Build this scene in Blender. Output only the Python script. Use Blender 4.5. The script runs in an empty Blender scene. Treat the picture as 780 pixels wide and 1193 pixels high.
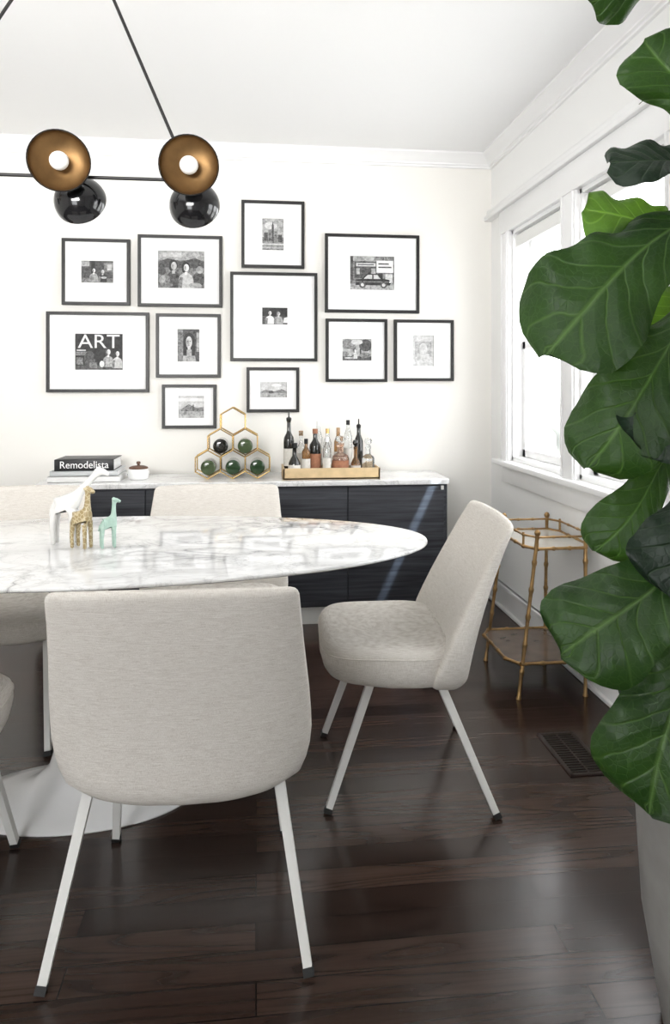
import bpy, bmesh, math, random
from mathutils import Vector, Matrix
from mathutils import noise as mnoise
random.seed(7)
C = bpy.context.scene.collection
pi = math.pi

# ------------------------------------------------------------------ materials
def new_mat(name):
    m = bpy.data.materials.new(name); m.use_nodes = True
    nt = m.node_tree
    b = nt.nodes["Principled BSDF"]
    return m, nt, b

def mat(name, col, rough=0.5, metal=0.0, trans=0.0, spec=0.5, emit=None, coat=0.0, noise=0.0, nscale=20, bump=0.0, ior=1.45):
    m, nt, b = new_mat(name)
    b.inputs["Base Color"].default_value = (*col, 1)
    b.inputs["Roughness"].default_value = rough
    b.inputs["Metallic"].default_value = metal
    b.inputs["Transmission Weight"].default_value = trans
    b.inputs["Specular IOR Level"].default_value = spec
    b.inputs["Coat Weight"].default_value = coat
    b.inputs["IOR"].default_value = ior
    if emit:
        b.inputs["Emission Color"].default_value = (*emit[0], 1)
        b.inputs["Emission Strength"].default_value = emit[1]
    if noise > 0 or bump > 0:
        tc = nt.nodes.new("ShaderNodeTexCoord")
        n = nt.nodes.new("ShaderNodeTexNoise"); n.inputs["Scale"].default_value = nscale
        n.inputs["Detail"].default_value = 4
        nt.links.new(tc.outputs["Object"], n.inputs["Vector"])
        if noise > 0:
            r = nt.nodes.new("ShaderNodeValToRGB")
            r.color_ramp.elements[0].position = 0.3; r.color_ramp.elements[1].position = 0.7
            r.color_ramp.elements[0].color = (*[c*(1-noise) for c in col], 1)
            r.color_ramp.elements[1].color = (*[min(1, c*(1+noise)) for c in col], 1)
            nt.links.new(n.outputs["Fac"], r.inputs["Fac"])
            nt.links.new(r.outputs["Color"], b.inputs["Base Color"])
        if bump > 0:
            bp = nt.nodes.new("ShaderNodeBump"); bp.inputs["Strength"].default_value = bump
            bp.inputs["Distance"].default_value = 0.002
            nt.links.new(n.outputs["Fac"], bp.inputs["Height"])
            nt.links.new(bp.outputs["Normal"], b.inputs["Normal"])
    return m

def mth(nt, op, a, b=None):
    n = nt.nodes.new("ShaderNodeMath"); n.operation = op
    for i, v in enumerate((a, b)):
        if v is None: continue
        if isinstance(v, (int, float)): n.inputs[i].default_value = v
        else: nt.links.new(v, n.inputs[i])
    return n.outputs[0]

def ramp(nt, fac, stops):
    r = nt.nodes.new("ShaderNodeValToRGB")
    els = r.color_ramp.elements
    els[0].position, els[0].color = stops[0][0], (*stops[0][1], 1)
    els[1].position, els[1].color = stops[-1][0], (*stops[-1][1], 1)
    for p, c in stops[1:-1]:
        e = els.new(p); e.color = (*c, 1)
    nt.links.new(fac, r.inputs["Fac"])
    return r.outputs["Color"]

def mapping(nt, scale=(1, 1, 1), rot=(0, 0, 0), coord="Object"):
    tc = nt.nodes.new("ShaderNodeTexCoord"); mp = nt.nodes.new("ShaderNodeMapping")
    mp.inputs["Scale"].default_value = scale; mp.inputs["Rotation"].default_value = rot
    nt.links.new(tc.outputs[coord], mp.inputs["Vector"])
    return mp.outputs["Vector"]

def noise(nt, vec, scale, detail=4, dist=0.0, rough=0.5):
    n = nt.nodes.new("ShaderNodeTexNoise")
    n.inputs["Scale"].default_value = scale; n.inputs["Detail"].default_value = detail
    n.inputs["Distortion"].default_value = dist; n.inputs["Roughness"].default_value = rough
    nt.links.new(vec, n.inputs["Vector"])
    return n.outputs["Fac"]

def mixc(nt, fac, a, b, mode="MIX"):
    m = nt.nodes.new("ShaderNodeMix"); m.data_type = "RGBA"; m.blend_type = mode
    if isinstance(fac, (int, float)): m.inputs[0].default_value = fac
    else: nt.links.new(fac, m.inputs[0])
    for i, v in ((6, a), (7, b)):
        if isinstance(v, tuple): m.inputs[i].default_value = (*v, 1)
        else: nt.links.new(v, m.inputs[i])
    return m.outputs[2]

def bumpn(nt, b, h, strength, dist=0.002):
    bp = nt.nodes.new("ShaderNodeBump"); bp.inputs["Strength"].default_value = strength
    bp.inputs["Distance"].default_value = dist
    nt.links.new(h, bp.inputs["Height"]); nt.links.new(bp.outputs["Normal"], b.inputs["Normal"])

# floor : dark stained oak boards running along x
def floor_mat():
    m, nt, b = new_mat("dark_oak_boards")
    v = mapping(nt)
    br = nt.nodes.new("ShaderNodeTexBrick"); nt.links.new(v, br.inputs["Vector"])
    br.offset = 0.37; br.offset_frequency = 2
    br.inputs["Scale"].default_value = 1.0
    br.inputs["Brick Width"].default_value = 1.05
    br.inputs["Row Height"].default_value = 0.080
    br.inputs["Mortar Size"].default_value = 0.0016
    br.inputs["Mortar Smooth"].default_value = 0.2
    br.inputs["Bias"].default_value = 0.0
    br.inputs["Color1"].default_value = (0.026, 0.0150, 0.0115, 1)
    br.inputs["Color2"].default_value = (0.072, 0.044, 0.034, 1)
    br.inputs["Mortar"].default_value = (0.003, 0.002, 0.002, 1)
    sep = nt.nodes.new("ShaderNodeSeparateColor"); nt.links.new(br.outputs["Color"], sep.inputs[0])
    vm = nt.nodes.new("ShaderNodeVectorMath"); vm.operation = "ADD"
    cmb = nt.nodes.new("ShaderNodeCombineXYZ")
    nt.links.new(mth(nt, "MULTIPLY", sep.outputs[0], 130.0), cmb.inputs[2])
    nt.links.new(mapping(nt, (1.1, 13, 1)), vm.inputs[0]); nt.links.new(cmb.outputs[0], vm.inputs[1])
    n0 = noise(nt, vm.outputs[0], 1.0, 1, 0.2, 0.4)
    rings = mth(nt, "FRACT", mth(nt, "MULTIPLY", n0, 9.0))      # cathedral rings
    rd = mth(nt, "ABSOLUTE", mth(nt, "SUBTRACT", rings, 0.5))
    g2 = noise(nt, mapping(nt, (4, 110, 1)), 1.0, 3, 0.2, 0.5)
    gc = ramp(nt, rd, [(0.0, (1, 1, 1)), (0.30, (0.88, 0.87, 0.86)), (0.43, (0.55, 0.53, 0.52)), (0.5, (0.42, 0.40, 0.39))])
    c = mixc(nt, 0.8, br.outputs["Color"], gc, "MULTIPLY")
    gc2 = ramp(nt, g2, [(0.36, (0.65, 0.65, 0.65)), (0.58, (1, 1, 1))])
    c = mixc(nt, 0.5, c, gc2, "MULTIPLY")
    c = mixc(nt, 1.0, c, (1.0, 1.0, 1.0), "MULTIPLY")
    nt.links.new(c, b.inputs["Base Color"])
    rr = mth(nt, "ADD", mth(nt, "MULTIPLY", g2, 0.08), 0.16)
    nt.links.new(rr, b.inputs["Roughness"])
    b.inputs["Specular IOR Level"].default_value = 0.42
    h = mth(nt, "SUBTRACT", mth(nt, "MULTIPLY", rd, -0.25), mth(nt, "MULTIPLY", br.outputs["Fac"], 1.5))
    h = mth(nt, "ADD", h, mth(nt, "MULTIPLY", g2, 0.10))
    bumpn(nt, b, h, 0.18, 0.0012)
    return m

def marble_mat(name, scale, vein, base=(0.89, 0.89, 0.885), k=1.0):
    m, nt, b = new_mat(name)
    v = mapping(nt, (1, 1.5, 1), (0, 0, 0.5))
    n1 = noise(nt, v, scale, 8, 1.2, 0.58)
    d = mth(nt, "ABSOLUTE", mth(nt, "SUBTRACT", n1, 0.5))
    c1 = ramp(nt, d, [(0.0, vein), (0.013*k, tuple(0.4*x+0.6*y for x, y in zip(vein, base))), (0.050*k, base)])
    n4 = noise(nt, v, scale*0.7, 3)
    fade = ramp(nt, n4, [(0.38, (0.25, 0.25, 0.25)), (0.56, (0.95, 0.95, 0.95))])
    c1 = mixc(nt, fade, base, c1)
    n2 = noise(nt, v, scale*2.6, 8, 0.9, 0.6)
    d2 = mth(nt, "ABSOLUTE", mth(nt, "SUBTRACT", n2, 0.47))
    c2 = ramp(nt, d2, [(0.0, (0.72, 0.72, 0.72)), (0.022, (1, 1, 1))])
    n3 = noise(nt, v, scale*0.8, 4)
    c3 = ramp(nt, n3, [(0.35, (0.87, 0.87, 0.875)), (0.55, (1, 1, 1))])
    c = mixc(nt, 1.0, mixc(nt, 0.7, c1, c2, "MULTIPLY"), c3, "MULTIPLY")
    nt.links.new(c, b.inputs["Base Color"])
    b.inputs["Roughness"].default_value = 0.05
    return m

def linen_mat():
    m, nt, b = new_mat("beige_linen")
    a = noise(nt, mapping(nt, (1300, 1300, 60)), 1.0, 1)
    c = noise(nt, mapping(nt, (45, 45, 1300)), 1.0, 1)
    s = mth(nt, "MULTIPLY", mth(nt, "ADD", a, c), 0.5)
    col = ramp(nt, s, [(0.34, (0.53, 0.485, 0.435)), (0.5, (0.675, 0.64, 0.59)), (0.66, (0.785, 0.755, 0.71))])
    nt.links.new(col, b.inputs["Base Color"])
    b.inputs["Roughness"].default_value = 0.9
    b.inputs["Specular IOR Level"].default_value = 0.15
    bumpn(nt, b, s, 0.3, 0.0008)
    return m

def leaf_mat(name, dark, light, veinc, transl, tcol):
    m, nt, b = new_mat(name)
    tc = nt.nodes.new("ShaderNodeTexCoord")
    sp = nt.nodes.new("ShaderNodeSeparateXYZ"); nt.links.new(tc.outputs["UV"], sp.inputs[0])
    q = mth(nt, "MULTIPLY", mth(nt, "ABSOLUTE", mth(nt, "SUBTRACT", sp.outputs[0], 0.5)), 2.0)
    s = sp.outputs[1]
    nw = noise(nt, tc.outputs["Object"], 9.0, 2)
    s2 = mth(nt, "ADD", s, mth(nt, "MULTIPLY", nw, 0.16))
    bend = mth(nt, "MULTIPLY", mth(nt, "POWER", q, 0.8), 0.24)
    fr = mth(nt, "FRACT", mth(nt, "MULTIPLY", mth(nt, "SUBTRACT", s2, bend), 6.5))
    dd = mth(nt, "ABSOLUTE", mth(nt, "SUBTRACT", fr, 0.5))
    lat = mth(nt, "SUBTRACT", 1.0, mth(nt, "MINIMUM", mth(nt, "MULTIPLY", dd, 14.0), 1.0))
    mid = mth(nt, "SUBTRACT", 1.0, mth(nt, "MINIMUM", mth(nt, "MULTIPLY", q, 16.0), 1.0))
    latf = mth(nt, "MULTIPLY", lat, mth(nt, "SUBTRACT", 0.75, mth(nt, "MULTIPLY", q, 0.35)))
    vm = mth(nt, "MAXIMUM", latf, mid)
    vo = nt.nodes.new("ShaderNodeTexVoronoi"); vo.feature = "DISTANCE_TO_EDGE"; vo.inputs["Scale"].default_value = 75
    nt.links.new(tc.outputs["Object"], vo.inputs["Vector"])
    ret = mth(nt, "SUBTRACT", 1.0, mth(nt, "MINIMUM", mth(nt, "MULTIPLY", vo.outputs["Distance"], 10.0), 1.0))
    n = noise(nt, tc.outputs["Object"], 11.0, 4)
    base = ramp(nt, n, [(0.35, dark), (0.65, light)])
    vmix = mth(nt, "MAXIMUM", vm, mth(nt, "MULTIPLY", ret, 0.16))
    c = mixc(nt, vmix, base, veinc)
    nt.links.new(c, b.inputs["Base Color"])
    b.inputs["Roughness"].default_value = 0.40
    b.inputs["Specular IOR Level"].default_value = 0.32
    n5 = noise(nt, tc.outputs["Object"], 40.0, 3)
    h = mth(nt, "ADD", mth(nt, "MULTIPLY", n5, 0.5), mth(nt, "SUBTRACT", 0.6, mth(nt, "MULTIPLY", vm, 0.7)))
    h = mth(nt, "ADD", h, mth(nt, "MULTIPLY", dd, 1.6))
    h = mth(nt, "SUBTRACT", h, mth(nt, "MULTIPLY", ret, 0.10))
    bumpn(nt, b, h, 0.8, 0.003)
    tr = nt.nodes.new("ShaderNodeBsdfTranslucent")
    tcx = mixc(nt, vm, tcol, tuple(min(1, x*1.8) for x in tcol))
    nt.links.new(tcx, tr.inputs["Color"])
    ms = nt.nodes.new("ShaderNodeMixShader"); ms.inputs[0].default_value = transl
    nt.links.new(b.outputs[0], ms.inputs[1]); nt.links.new(tr.outputs[0], ms.inputs[2])
    nt.links.new(ms.outputs[0], nt.nodes["Material Output"].inputs["Surface"])
    return m

def pane_mat():
    m = bpy.data.materials.new("window_glass"); m.use_nodes = True
    nt = m.node_tree; nt.nodes.clear()
    o = nt.nodes.new("ShaderNodeOutputMaterial"); t = nt.nodes.new("ShaderNodeBsdfTransparent")
    g = nt.nodes.new("ShaderNodeBsdfGlossy"); g.inputs["Roughness"].default_value = 0.02
    x = nt.nodes.new("ShaderNodeMixShader"); x.inputs[0].default_value = 0.05
    nt.links.new(t.outputs[0], x.inputs[1]); nt.links.new(g.outputs[0], x.inputs[2]); nt.links.new(x.outputs[0], o.inputs[0])
    return m

def wood_black():
    m, nt, b = new_mat("ebonised_ash")
    g = noise(nt, mapping(nt, (3, 40, 70)), 1.0, 6, 0.5)
    c = ramp(nt, g, [(0.3, (0.015, 0.016, 0.020)), (0.7, (0.055, 0.058, 0.068))])
    nt.links.new(c, b.inputs["Base Color"]); b.inputs["Roughness"].default_value = 0.65
    b.inputs["Specular IOR Level"].default_value = 0.3
    bumpn(nt, b, g, 0.4, 0.001)
    return m

M_wall = mat("wall_paint", (0.89, 0.873, 0.832), 0.75, spec=0.2, bump=0.05, nscale=150)
M_wallw = mat("wall_paint_white", (0.89, 0.89, 0.88), 0.7, spec=0.2, bump=0.05, nscale=150)
M_ceil = mat("ceiling_paint", (0.93, 0.93, 0.93), 0.85, spec=0.1, bump=0.05, nscale=120)
M_trim = mat("trim_gloss_white", (0.91, 0.91, 0.91), 0.35, noise=0.01, nscale=5)
M_floor = floor_mat()
M_marble = marble_mat("white_marble", 2.6, (0.31, 0.31, 0.315), base=(0.84, 0.84, 0.835), k=1.15)
M_marble2 = marble_mat("pale_marble", 4.0, (0.6, 0.6, 0.6))
M_linen = linen_mat()
M_whitemetal = mat("white_powdercoat", (0.68, 0.675, 0.65), 0.4, noise=0.02, nscale=30)
M_blackrub = mat("black_rubber", (0.012, 0.012, 0.012), 0.6, noise=0.1)
M_black = mat("black_lacquer", (0.008, 0.008, 0.009), 0.12, coat=0.4, noise=0.1, nscale=10)
M_blackmet = mat("blackened_steel", (0.012, 0.011, 0.011), 0.4, metal=0.3, noise=0.2, nscale=40)
M_brassd = mat("aged_brass", (0.19, 0.11, 0.045), 0.42, metal=0.85, noise=0.25, nscale=18)
M_brass = mat("polished_brass", (0.75, 0.52, 0.22), 0.25, metal=1.0, noise=0.1, nscale=30)
M_gilt = mat("gilt_bamboo_metal", (0.40, 0.25, 0.11), 0.36, metal=0.9, noise=0.3, nscale=35)
M_bulb = mat("frosted_bulb", (0.80, 0.80, 0.77), 0.5, noise=0.01)
M_frame = mat("black_frame_wood", (0.012, 0.011, 0.011), 0.4, noise=0.3, nscale=60)
M_mat = mat("white_mat_board", (0.90, 0.90, 0.90), 0.9, noise=0.01, nscale=80)
M_cab = wood_black()
M_leafA = leaf_mat("fig_leaf_deep", (0.009, 0.031, 0.007), (0.022, 0.060, 0.012), (0.085, 0.15, 0.045), 0.15, (.08, .20, .015))
M_leafB = leaf_mat("fig_leaf_fresh", (0.030, 0.078, 0.012), (0.052, 0.12, 0.02), (0.13, 0.21, 0.05), 0.42, (.16, .33, .03))
M_leafC = leaf_mat("fig_leaf_dark", (0.006, 0.016, 0.009), (0.012, 0.028, 0.016), (0.030, 0.055, 0.025), 0.05, (.05, .12, .02))
M_bark = mat("fig_bark", (0.10, 0.07, 0.05), 0.9, noise=0.4, nscale=40, bump=0.8)
M_soil = mat("potting_soil", (0.02, 0.014, 0.010), 1.0, noise=0.5, nscale=60, bump=1.0)
M_pot = mat("grey_cement", (0.26, 0.25, 0.24), 0.8, noise=0.12, nscale=12, bump=0.3)
M_pane = pane_mat()

# ------------------------------------------------------------------ geometry helpers
def finish(bm, name, mats, parent=None, smooth=True, angle=40, loc=None):
    bmesh.ops.recalc_face_normals(bm, faces=bm.faces)
    me = bpy.data.meshes.new(name); bm.to_mesh(me); bm.free()
    for m in (mats if isinstance(mats, (list, tuple)) else [mats]): me.materials.append(m)
    if smooth:
        for p in me.polygons: p.use_smooth = True
        me.set_sharp_from_angle(angle=math.radians(angle))
    ob = bpy.data.objects.new(name, me); C.objects.link(ob)
    if parent: ob.parent = parent
    if loc: ob.location = loc
    return ob

def empty(name, loc, label, cat, rotz=0.0, group=None):
    e = bpy.data.objects.new(name, None); e.empty_display_size = 0.05
    C.objects.link(e); e.location = loc; e.rotation_euler = (0, 0, rotz)
    e["label"] = label; e["category"] = cat
    if group: e["group"] = group
    return e

def tag(o, label, cat, group=None):
    o["label"] = label; o["category"] = cat
    if group: o["group"] = group
    return o

def add_box(bm, lo, hi, bev=0.0, mi=0, seg=2):
    lo = Vector(lo); hi = Vector(hi)
    r = bmesh.ops.create_cube(bm, size=1.0)
    vs = r["verts"]
    for v in vs:
        v.co = Vector([(lo[i]+hi[i])/2 + v.co[i]*(hi[i]-lo[i]) for i in range(3)])
    fs = set(f for v in vs for f in v.link_faces)
    for f in fs: f.material_index = mi
    if bev > 0:
        es = list(set(e for v in vs for e in v.link_edges))
        rr = bmesh.ops.bevel(bm, geom=es, offset=bev, segments=seg, affect="EDGES", profile=0.5)
        for f in rr["faces"]: f.material_index = mi

def add_tube(bm, p0, p1, r0, r1=None, n=12, mi=0, twist=0.0, cap=True):
    p0 = Vector(p0); p1 = Vector(p1); r1 = r0 if r1 is None else r1
    d = (p1-p0).normalized()
    up = Vector((0, 1, 0)) if abs(d.y) < 0.9 else Vector((1, 0, 0))
    x = d.cross(up).normalized(); y = d.cross(x).normalized()
    rings = []
    for p, r in ((p0, r0), (p1, r1)):
        rings.append([bm.verts.new(p + x*r*math.cos(2*pi*i/n+twist) + y*r*math.sin(2*pi*i/n+twist)) for i in range(n)])
    for i in range(n):
        f = bm.faces.new((rings[0][i], rings[0][(i+1) % n], rings[1][(i+1) % n], rings[1][i])); f.material_index = mi
    if cap:
        for rg in rings:
            f = bm.faces.new(rg); f.material_index = mi

def add_path(bm, pts, radii, n=10, mi=0):
    pts = [Vector(p) for p in pts]
    rings = []
    prev = None
    for k, p in enumerate(pts):
        d = (pts[min(k+1, len(pts)-1)] - pts[max(k-1, 0)]).normalized()
        if prev is None:
            up = Vector((0, 0, 1)) if abs(d.z) < 0.9 else Vector((1, 0, 0))
            x = d.cross(up).normalized()
        else:
            x = (prev - d*prev.dot(d)).normalized()
        prev = x; y = d.cross(x)
        r = radii[k] if isinstance(radii, (list, tuple)) else radii
        rings.append([bm.verts.new(p + x*r*math.cos(2*pi*i/n) + y*r*math.sin(2*pi*i/n)) for i in range(n)])
    for a, b in zip(rings, rings[1:]):
        for i in range(n):
            f = bm.faces.new((a[i], a[(i+1) % n], b[(i+1) % n], b[i])); f.material_index = mi
    for rg in (rings[0], rings[-1]):
        f = bm.faces.new(rg); f.material_index = mi

def add_loft(bm, rings, mi=0, cap=True):
    vr = [[bm.verts.new(p) for p in r] for r in rings]
    n = len(vr[0])
    for a, b in zip(vr, vr[1:]):
        for i in range(n):
            f = bm.faces.new((a[i], a[(i+1) % n], b[(i+1) % n], b[i])); f.material_index = mi
    if cap:
        for rg in (vr[0], vr[-1]):
            f = bm.faces.new(rg); f.material_index = mi

def lathe(bm, prof, n=32, origin=(0, 0, 0), mi=0, M=None, cap=True):
    o = Vector(origin); rings = []
    for r, z in prof:
        ring = []
        for i in range(n):
            p = Vector((max(r, 0.0003)*math.cos(2*pi*i/n), max(r, 0.0003)*math.sin(2*pi*i/n), z))
            if M is not None: p = M @ p
            ring.append(o + p)
        rings.append(ring)
    add_loft(bm, rings, mi, cap)

def superring(cx, cy, rx, ry, z, n=5.0, N=56):
    out = []
    for i in range(N):
        t = 2*pi*i/N; c, s = math.cos(t), math.sin(t)
        out.append(Vector((cx + rx*math.copysign(abs(c)**(2/n), c), cy + ry*math.copysign(abs(s)**(2/n), s), z)))
    return out

def lerp_tab(tab, x):
    for (a, fa), (b, fb) in zip(tab, tab[1:]):
        if x <= b:
            t = (x-a)/(b-a) if b > a else 0
            t = max(0, min(1, t)); return fa+(fb-fa)*t
    return tab[-1][1]

def text_mesh(name, body, size, loc, rot, m, parent=None, extr=0.0004, align="CENTER", sx=1.0):
    cu = bpy.data.curves.new(name, "FONT"); cu.body = body; cu.size = size; cu.extrude = extr
    cu.align_x = align; cu.align_y = "CENTER"
    ob = bpy.data.objects.new(name+"_tmp", cu); C.objects.link(ob)
    bpy.context.view_layer.update()
    dg = bpy.context.evaluated_depsgraph_get()
    me = bpy.data.meshes.new_from_object(ob.evaluated_get(dg))
    bpy.data.objects.remove(ob)
    me.materials.clear(); me.materials.append(m)
    o = bpy.data.objects.new(name, me); C.objects.link(o)
    o.location = loc; o.rotation_euler = rot; o.scale = (sx, 1, 1)
    if parent: o.parent = parent
    return o

def copy_tree(src, parent=None):
    o = src.copy(); C.objects.link(o)
    if parent: o.parent = parent
    for ch in list(src.children): copy_tree(ch, o)
    return o

# ------------------------------------------------------------------ room shell
D = 3.95; W = 1.345; H = 2.53
def structure(o): o["kind"] = "structure"; return o
bm = bmesh.new(); add_box(bm, (-3.4, -2.2, -0.1), (W+0.2, D+0.15, 0)); structure(finish(bm, "floor", M_floor, smooth=False))
bm = bmesh.new(); add_box(bm, (-3.4, -1.4, H), (W+0.2, D+0.15, H+0.12)); structure(finish(bm, "ceiling", M_ceil, smooth=False))
bm = bmesh.new(); add_box(bm, (-3.4, D, 0), (W+0.2, D+0.15, H)); structure(finish(bm, "wall_back", M_wall, smooth=False))
bm = bmesh.new(); add_box(bm, (-3.4, -1.4, 0), (-3.25, D, H)); structure(finish(bm, "wall_left", M_wall, smooth=False))
bm = bmesh.new()
add_box(bm, (-3.25, -1.4, 0), (-2.1, -1.25, H)); add_box(bm, (-.8, -1.4, 0), (W, -1.25, H)); add_box(bm, (-2.1, -1.4, 2.1), (-.8, -1.25, H))
structure(finish(bm, "wall_front_unseen", M_wall, smooth=False))  # unseen wall, added with a sized opening to cut frontal light
openings = [(2.97, 3.62), (2.18, 2.83), (1.30, 2.04)]  # last opening is an unseen window, added for more side light
zb, zt = 0.82, 2.03
bm = bmesh.new()
add_box(bm, (W, -1.4, 0), (W+0.16, D, zb)); add_box(bm, (W, -1.4, zt), (W+0.16, D, H))
ys = [-1.4] + [v for o in sorted(openings) for v in o] + [D]
for i in range(0, len(ys), 2): add_box(bm, (W, ys[i], zb), (W+0.16, ys[i+1], zt))
structure(finish(bm, "wall_right", M_wallw, smooth=False))

for k, (ya, yb) in enumerate(openings):
    bm = bmesh.new()
    x0 = W+0.05
    add_box(bm, (W, ya, zb), (W+0.15, ya+0.018, zt)); add_box(bm, (W, yb-0.018, zb), (W+0.15, yb, zt))
    add_box(bm, (W, ya, zt-0.018), (W+0.15, yb, zt)); add_box(bm, (W, ya, zb), (W+0.15, yb, zb+0.018))
    zm = (zb+zt)/2 + 0.0
    for (za, zc, xo) in ((zb+0.018, zm+0.02, x0), (zm-0.02, zt-0.018, x0+0.04)):
        s = 0.042
        add_box(bm, (xo, ya+0.018, za), (xo+0.035, ya+0.018+s, zc), 0.003)
        add_box(bm, (xo, yb-0.018-s, za), (xo+0.035, yb-0.018, zc), 0.003)
        add_box(bm, (xo, ya+0.018, za), (xo+0.035, yb-0.018, za+s), 0.003)
        add_box(bm, (xo, ya+0.018, zc-s), (xo+0.035, yb-0.018, zc), 0.003)
    w = structure(finish(bm, "window_%d" % (k+1), M_trim))
    bm = bmesh.new()
    add_box(bm, (x0+0.016, ya+0.05, zb+0.05), (x0+0.020, yb-0.05, zm-0.01))
    add_box(bm, (x0+0.056, ya+0.05, zm+0.01), (x0+0.060, yb-0.05, zt-0.05))
    finish(bm, "window_pane", M_pane, w, smooth=False)

# casing, stool, apron
bm = bmesh.new()
cas = 0.022
for (a, b) in ((3.62, 3.73), (2.83, 2.97), (2.04, 2.18), (1.19, 1.30)):
    add_box(bm, (W-cas, a, zb-0.01), (W+0.002, b, zt+0.002), 0.003)
    add_box(bm, (W-cas-0.008, a+0.012, zb-0.01), (W-cas+0.002, a+0.022, zt), 0.002)
    add_box(bm, (W-cas-0.008, b-0.022, zb-0.01), (W-cas+0.002, b-0.012, zt), 0.002)
add_box(bm, (W-cas-0.004, 1.17, zt), (W+0.002, 3.75, zt+0.125), 0.003)
structure(finish(bm, "trim_1", M_trim))
bm = bmesh.new()
add_box(bm, (W-0.062, 1.15, zb-0.033), (W+0.05, 3.77, zb-0.005), 0.006, seg=3)
add_box(bm, (W-0.02, 1.19, zb-0.125), (W+0.002, 3.73, zb-0.033), 0.004)
structure(finish(bm, "trim_2", M_trim))
bm = bmesh.new()
add_box(bm, (W-0.045, -1.25, zt+0.125), (W+0.002, D, zt+0.150), 0.005)
add_box(bm, (W-0.03, -1.25, zt+0.150), (W+0.002, D, zt+0.185), 0.008)
structure(finish(bm, "trim_3", M_trim))

def crown(name, axis):
    prof = [(0, 0), (0.075, 0), (0.075, -0.010), (0.066, -0.014), (0.058, -0.022), (0.042, -0.034), (0.028, -0.044), (0.022, -0.050), (0.022, -0.058), (0.012, -0.062), (0.012, -0.072), (0, -0.074)]
    bm = bmesh.new(); rings = []
    for t in ((-3.25, W) if axis == "x" else (-1.25, D)):
        if axis == "x": rings.append([Vector((t, D-d, H+z)) for d, z in prof])
        else: rings.append([Vector((W-d, t, H+z)) for d, z in prof])
    add_loft(bm, rings)
    structure(finish(bm, name, M_trim, angle=25))
crown("trim_4", "x"); crown("trim_5", "y")

for nm, lo, hi, lo2, hi2 in (
    ("baseboard_right", (W-0.016, -1.25, 0), (W, D, 0.135), (W-0.024, -1.25, 0.115), (W, D, 0.135)),
    ("baseboard_back", (-3.25, D-0.016, 0), (W-0.016, D, 0.135), (-3.25, D-0.024, 0.115), (W-0.016, D, 0.135))):
    bm = bmesh.new(); add_box(bm, lo, hi, 0.002); add_box(bm, lo2, hi2, 0.004)
    if nm == "baseboard_right": add_box(bm, (W-0.03, -1.25, 0), (W, D, 0.018), 0.006)
    structure(finish(bm, nm, M_trim))

# roller blinds
M_blind = mat("blind_fabric", (0.86, 0.86, 0.84), 0.9, noise=0.02, nscale=200)
for k, (ya, yb) in enumerate(openings):
    e = empty("roller_blind", (W+0.03, (ya+yb)/2, zt-0.02), "white fabric roller blind rolled up at window head", "blind", group="roller blinds over the windows")
    hw = (yb-ya)/2-0.022
    bm = bmesh.new(); add_tube(bm, (0, -hw, -0.022), (0, hw, -0.022), 0.020, n=20); finish(bm, "roller", M_blind, e)
    bm = bmesh.new(); add_box(bm, (-0.021, -hw+0.005, -0.065), (-0.019, hw-0.005, -0.02)); add_box(bm, (-0.024, -hw+0.005, -0.075), (-0.016, hw-0.005, -0.063), 0.002); finish(bm, "blind_fabric", M_blind, e)

# floor register
e = empty("floor_vent", (1.03, 2.225, 0.0), "dark bronze slatted floor vent set in the boards", "vent")
M_vent = mat("bronze_vent", (0.045, 0.032, 0.027), 0.4, metal=0.4, noise=0.2)
bm = bmesh.new()
wv, lv = 0.066, 0.135
add_box(bm, (-wv, -lv, 0), (-wv+0.014, lv, 0.005), 0.0015); add_box(bm, (wv-0.014, -lv, 0), (wv, lv, 0.005), 0.0015)
add_box(bm, (-wv, -lv, 0), (wv, -lv+0.014, 0.005), 0.0015); add_box(bm, (-wv, lv-0.014, 0), (wv, lv, 0.005), 0.0015)
add_box(bm, (-0.003, -lv, 0), (0.003, lv, 0.0045))
for i in range(17):
    y = -lv+0.02+i*0.0145
    add_box(bm, (-wv+0.01, y, 0.001), (wv-0.01, y+0.005, 0.004))
finish(bm, "vent_grille", M_vent, e)
bm = bmesh.new(); add_box(bm, (-wv+0.01, -lv+0.01, 0.0002), (wv-0.01, lv-0.01, 0.001)); finish(bm, "vent_shade", M_blackrub, e)  # shade in the hollow below the slats, painted as a flat black sheet

# ------------------------------------------------------------------ dining table
tb = empty("dining_table", (-0.485, 2.15, 0), "oval white marble pedestal dining table with tulip base", "table")
bm = bmesh.new()
def ell(rx, ry, z, N=128, cx=0, cy=0): return [Vector((cx+rx*math.cos(2*pi*i/N), cy+ry*math.sin(2*pi*i/N), z)) for i in range(N)]
A, B = 1.007, 0.460
add_loft(bm, [ell(A-0.06, B-0.06, 0.716), ell(A-0.012, B-0.012, 0.727), ell(A-0.001, B-0.001, 0.732), ell(A, B, 0.736), ell(A-0.002, B-0.002, 0.7395), ell(A-0.005, B-0.005, 0.740)])
finish(bm, "tabletop", M_marble, tb, angle=30)
bm = bmesh.new()
add_loft(bm, [ell(x, y, z, 64, -.03, .005) for x, y, z in ((.335, .19, 0), (.337, .192, .004), (.33, .187, .009), (.26, .16, .018), (.19, .125, .032), (.13, .092, .055), (.085, .068, .10), (.06, .052, .18), (.047, .043, .30), (.045, .042, .42), (.055, .05, .52), (.08, .07, .60), (.13, .11, .66), (.20, .16, .70), (.27, .20, .7165))])
finish(bm, "pedestal_base", mat("white_enamel", (0.76, 0.76, 0.76), 0.15, noise=0.01), tb, angle=60)

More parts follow.
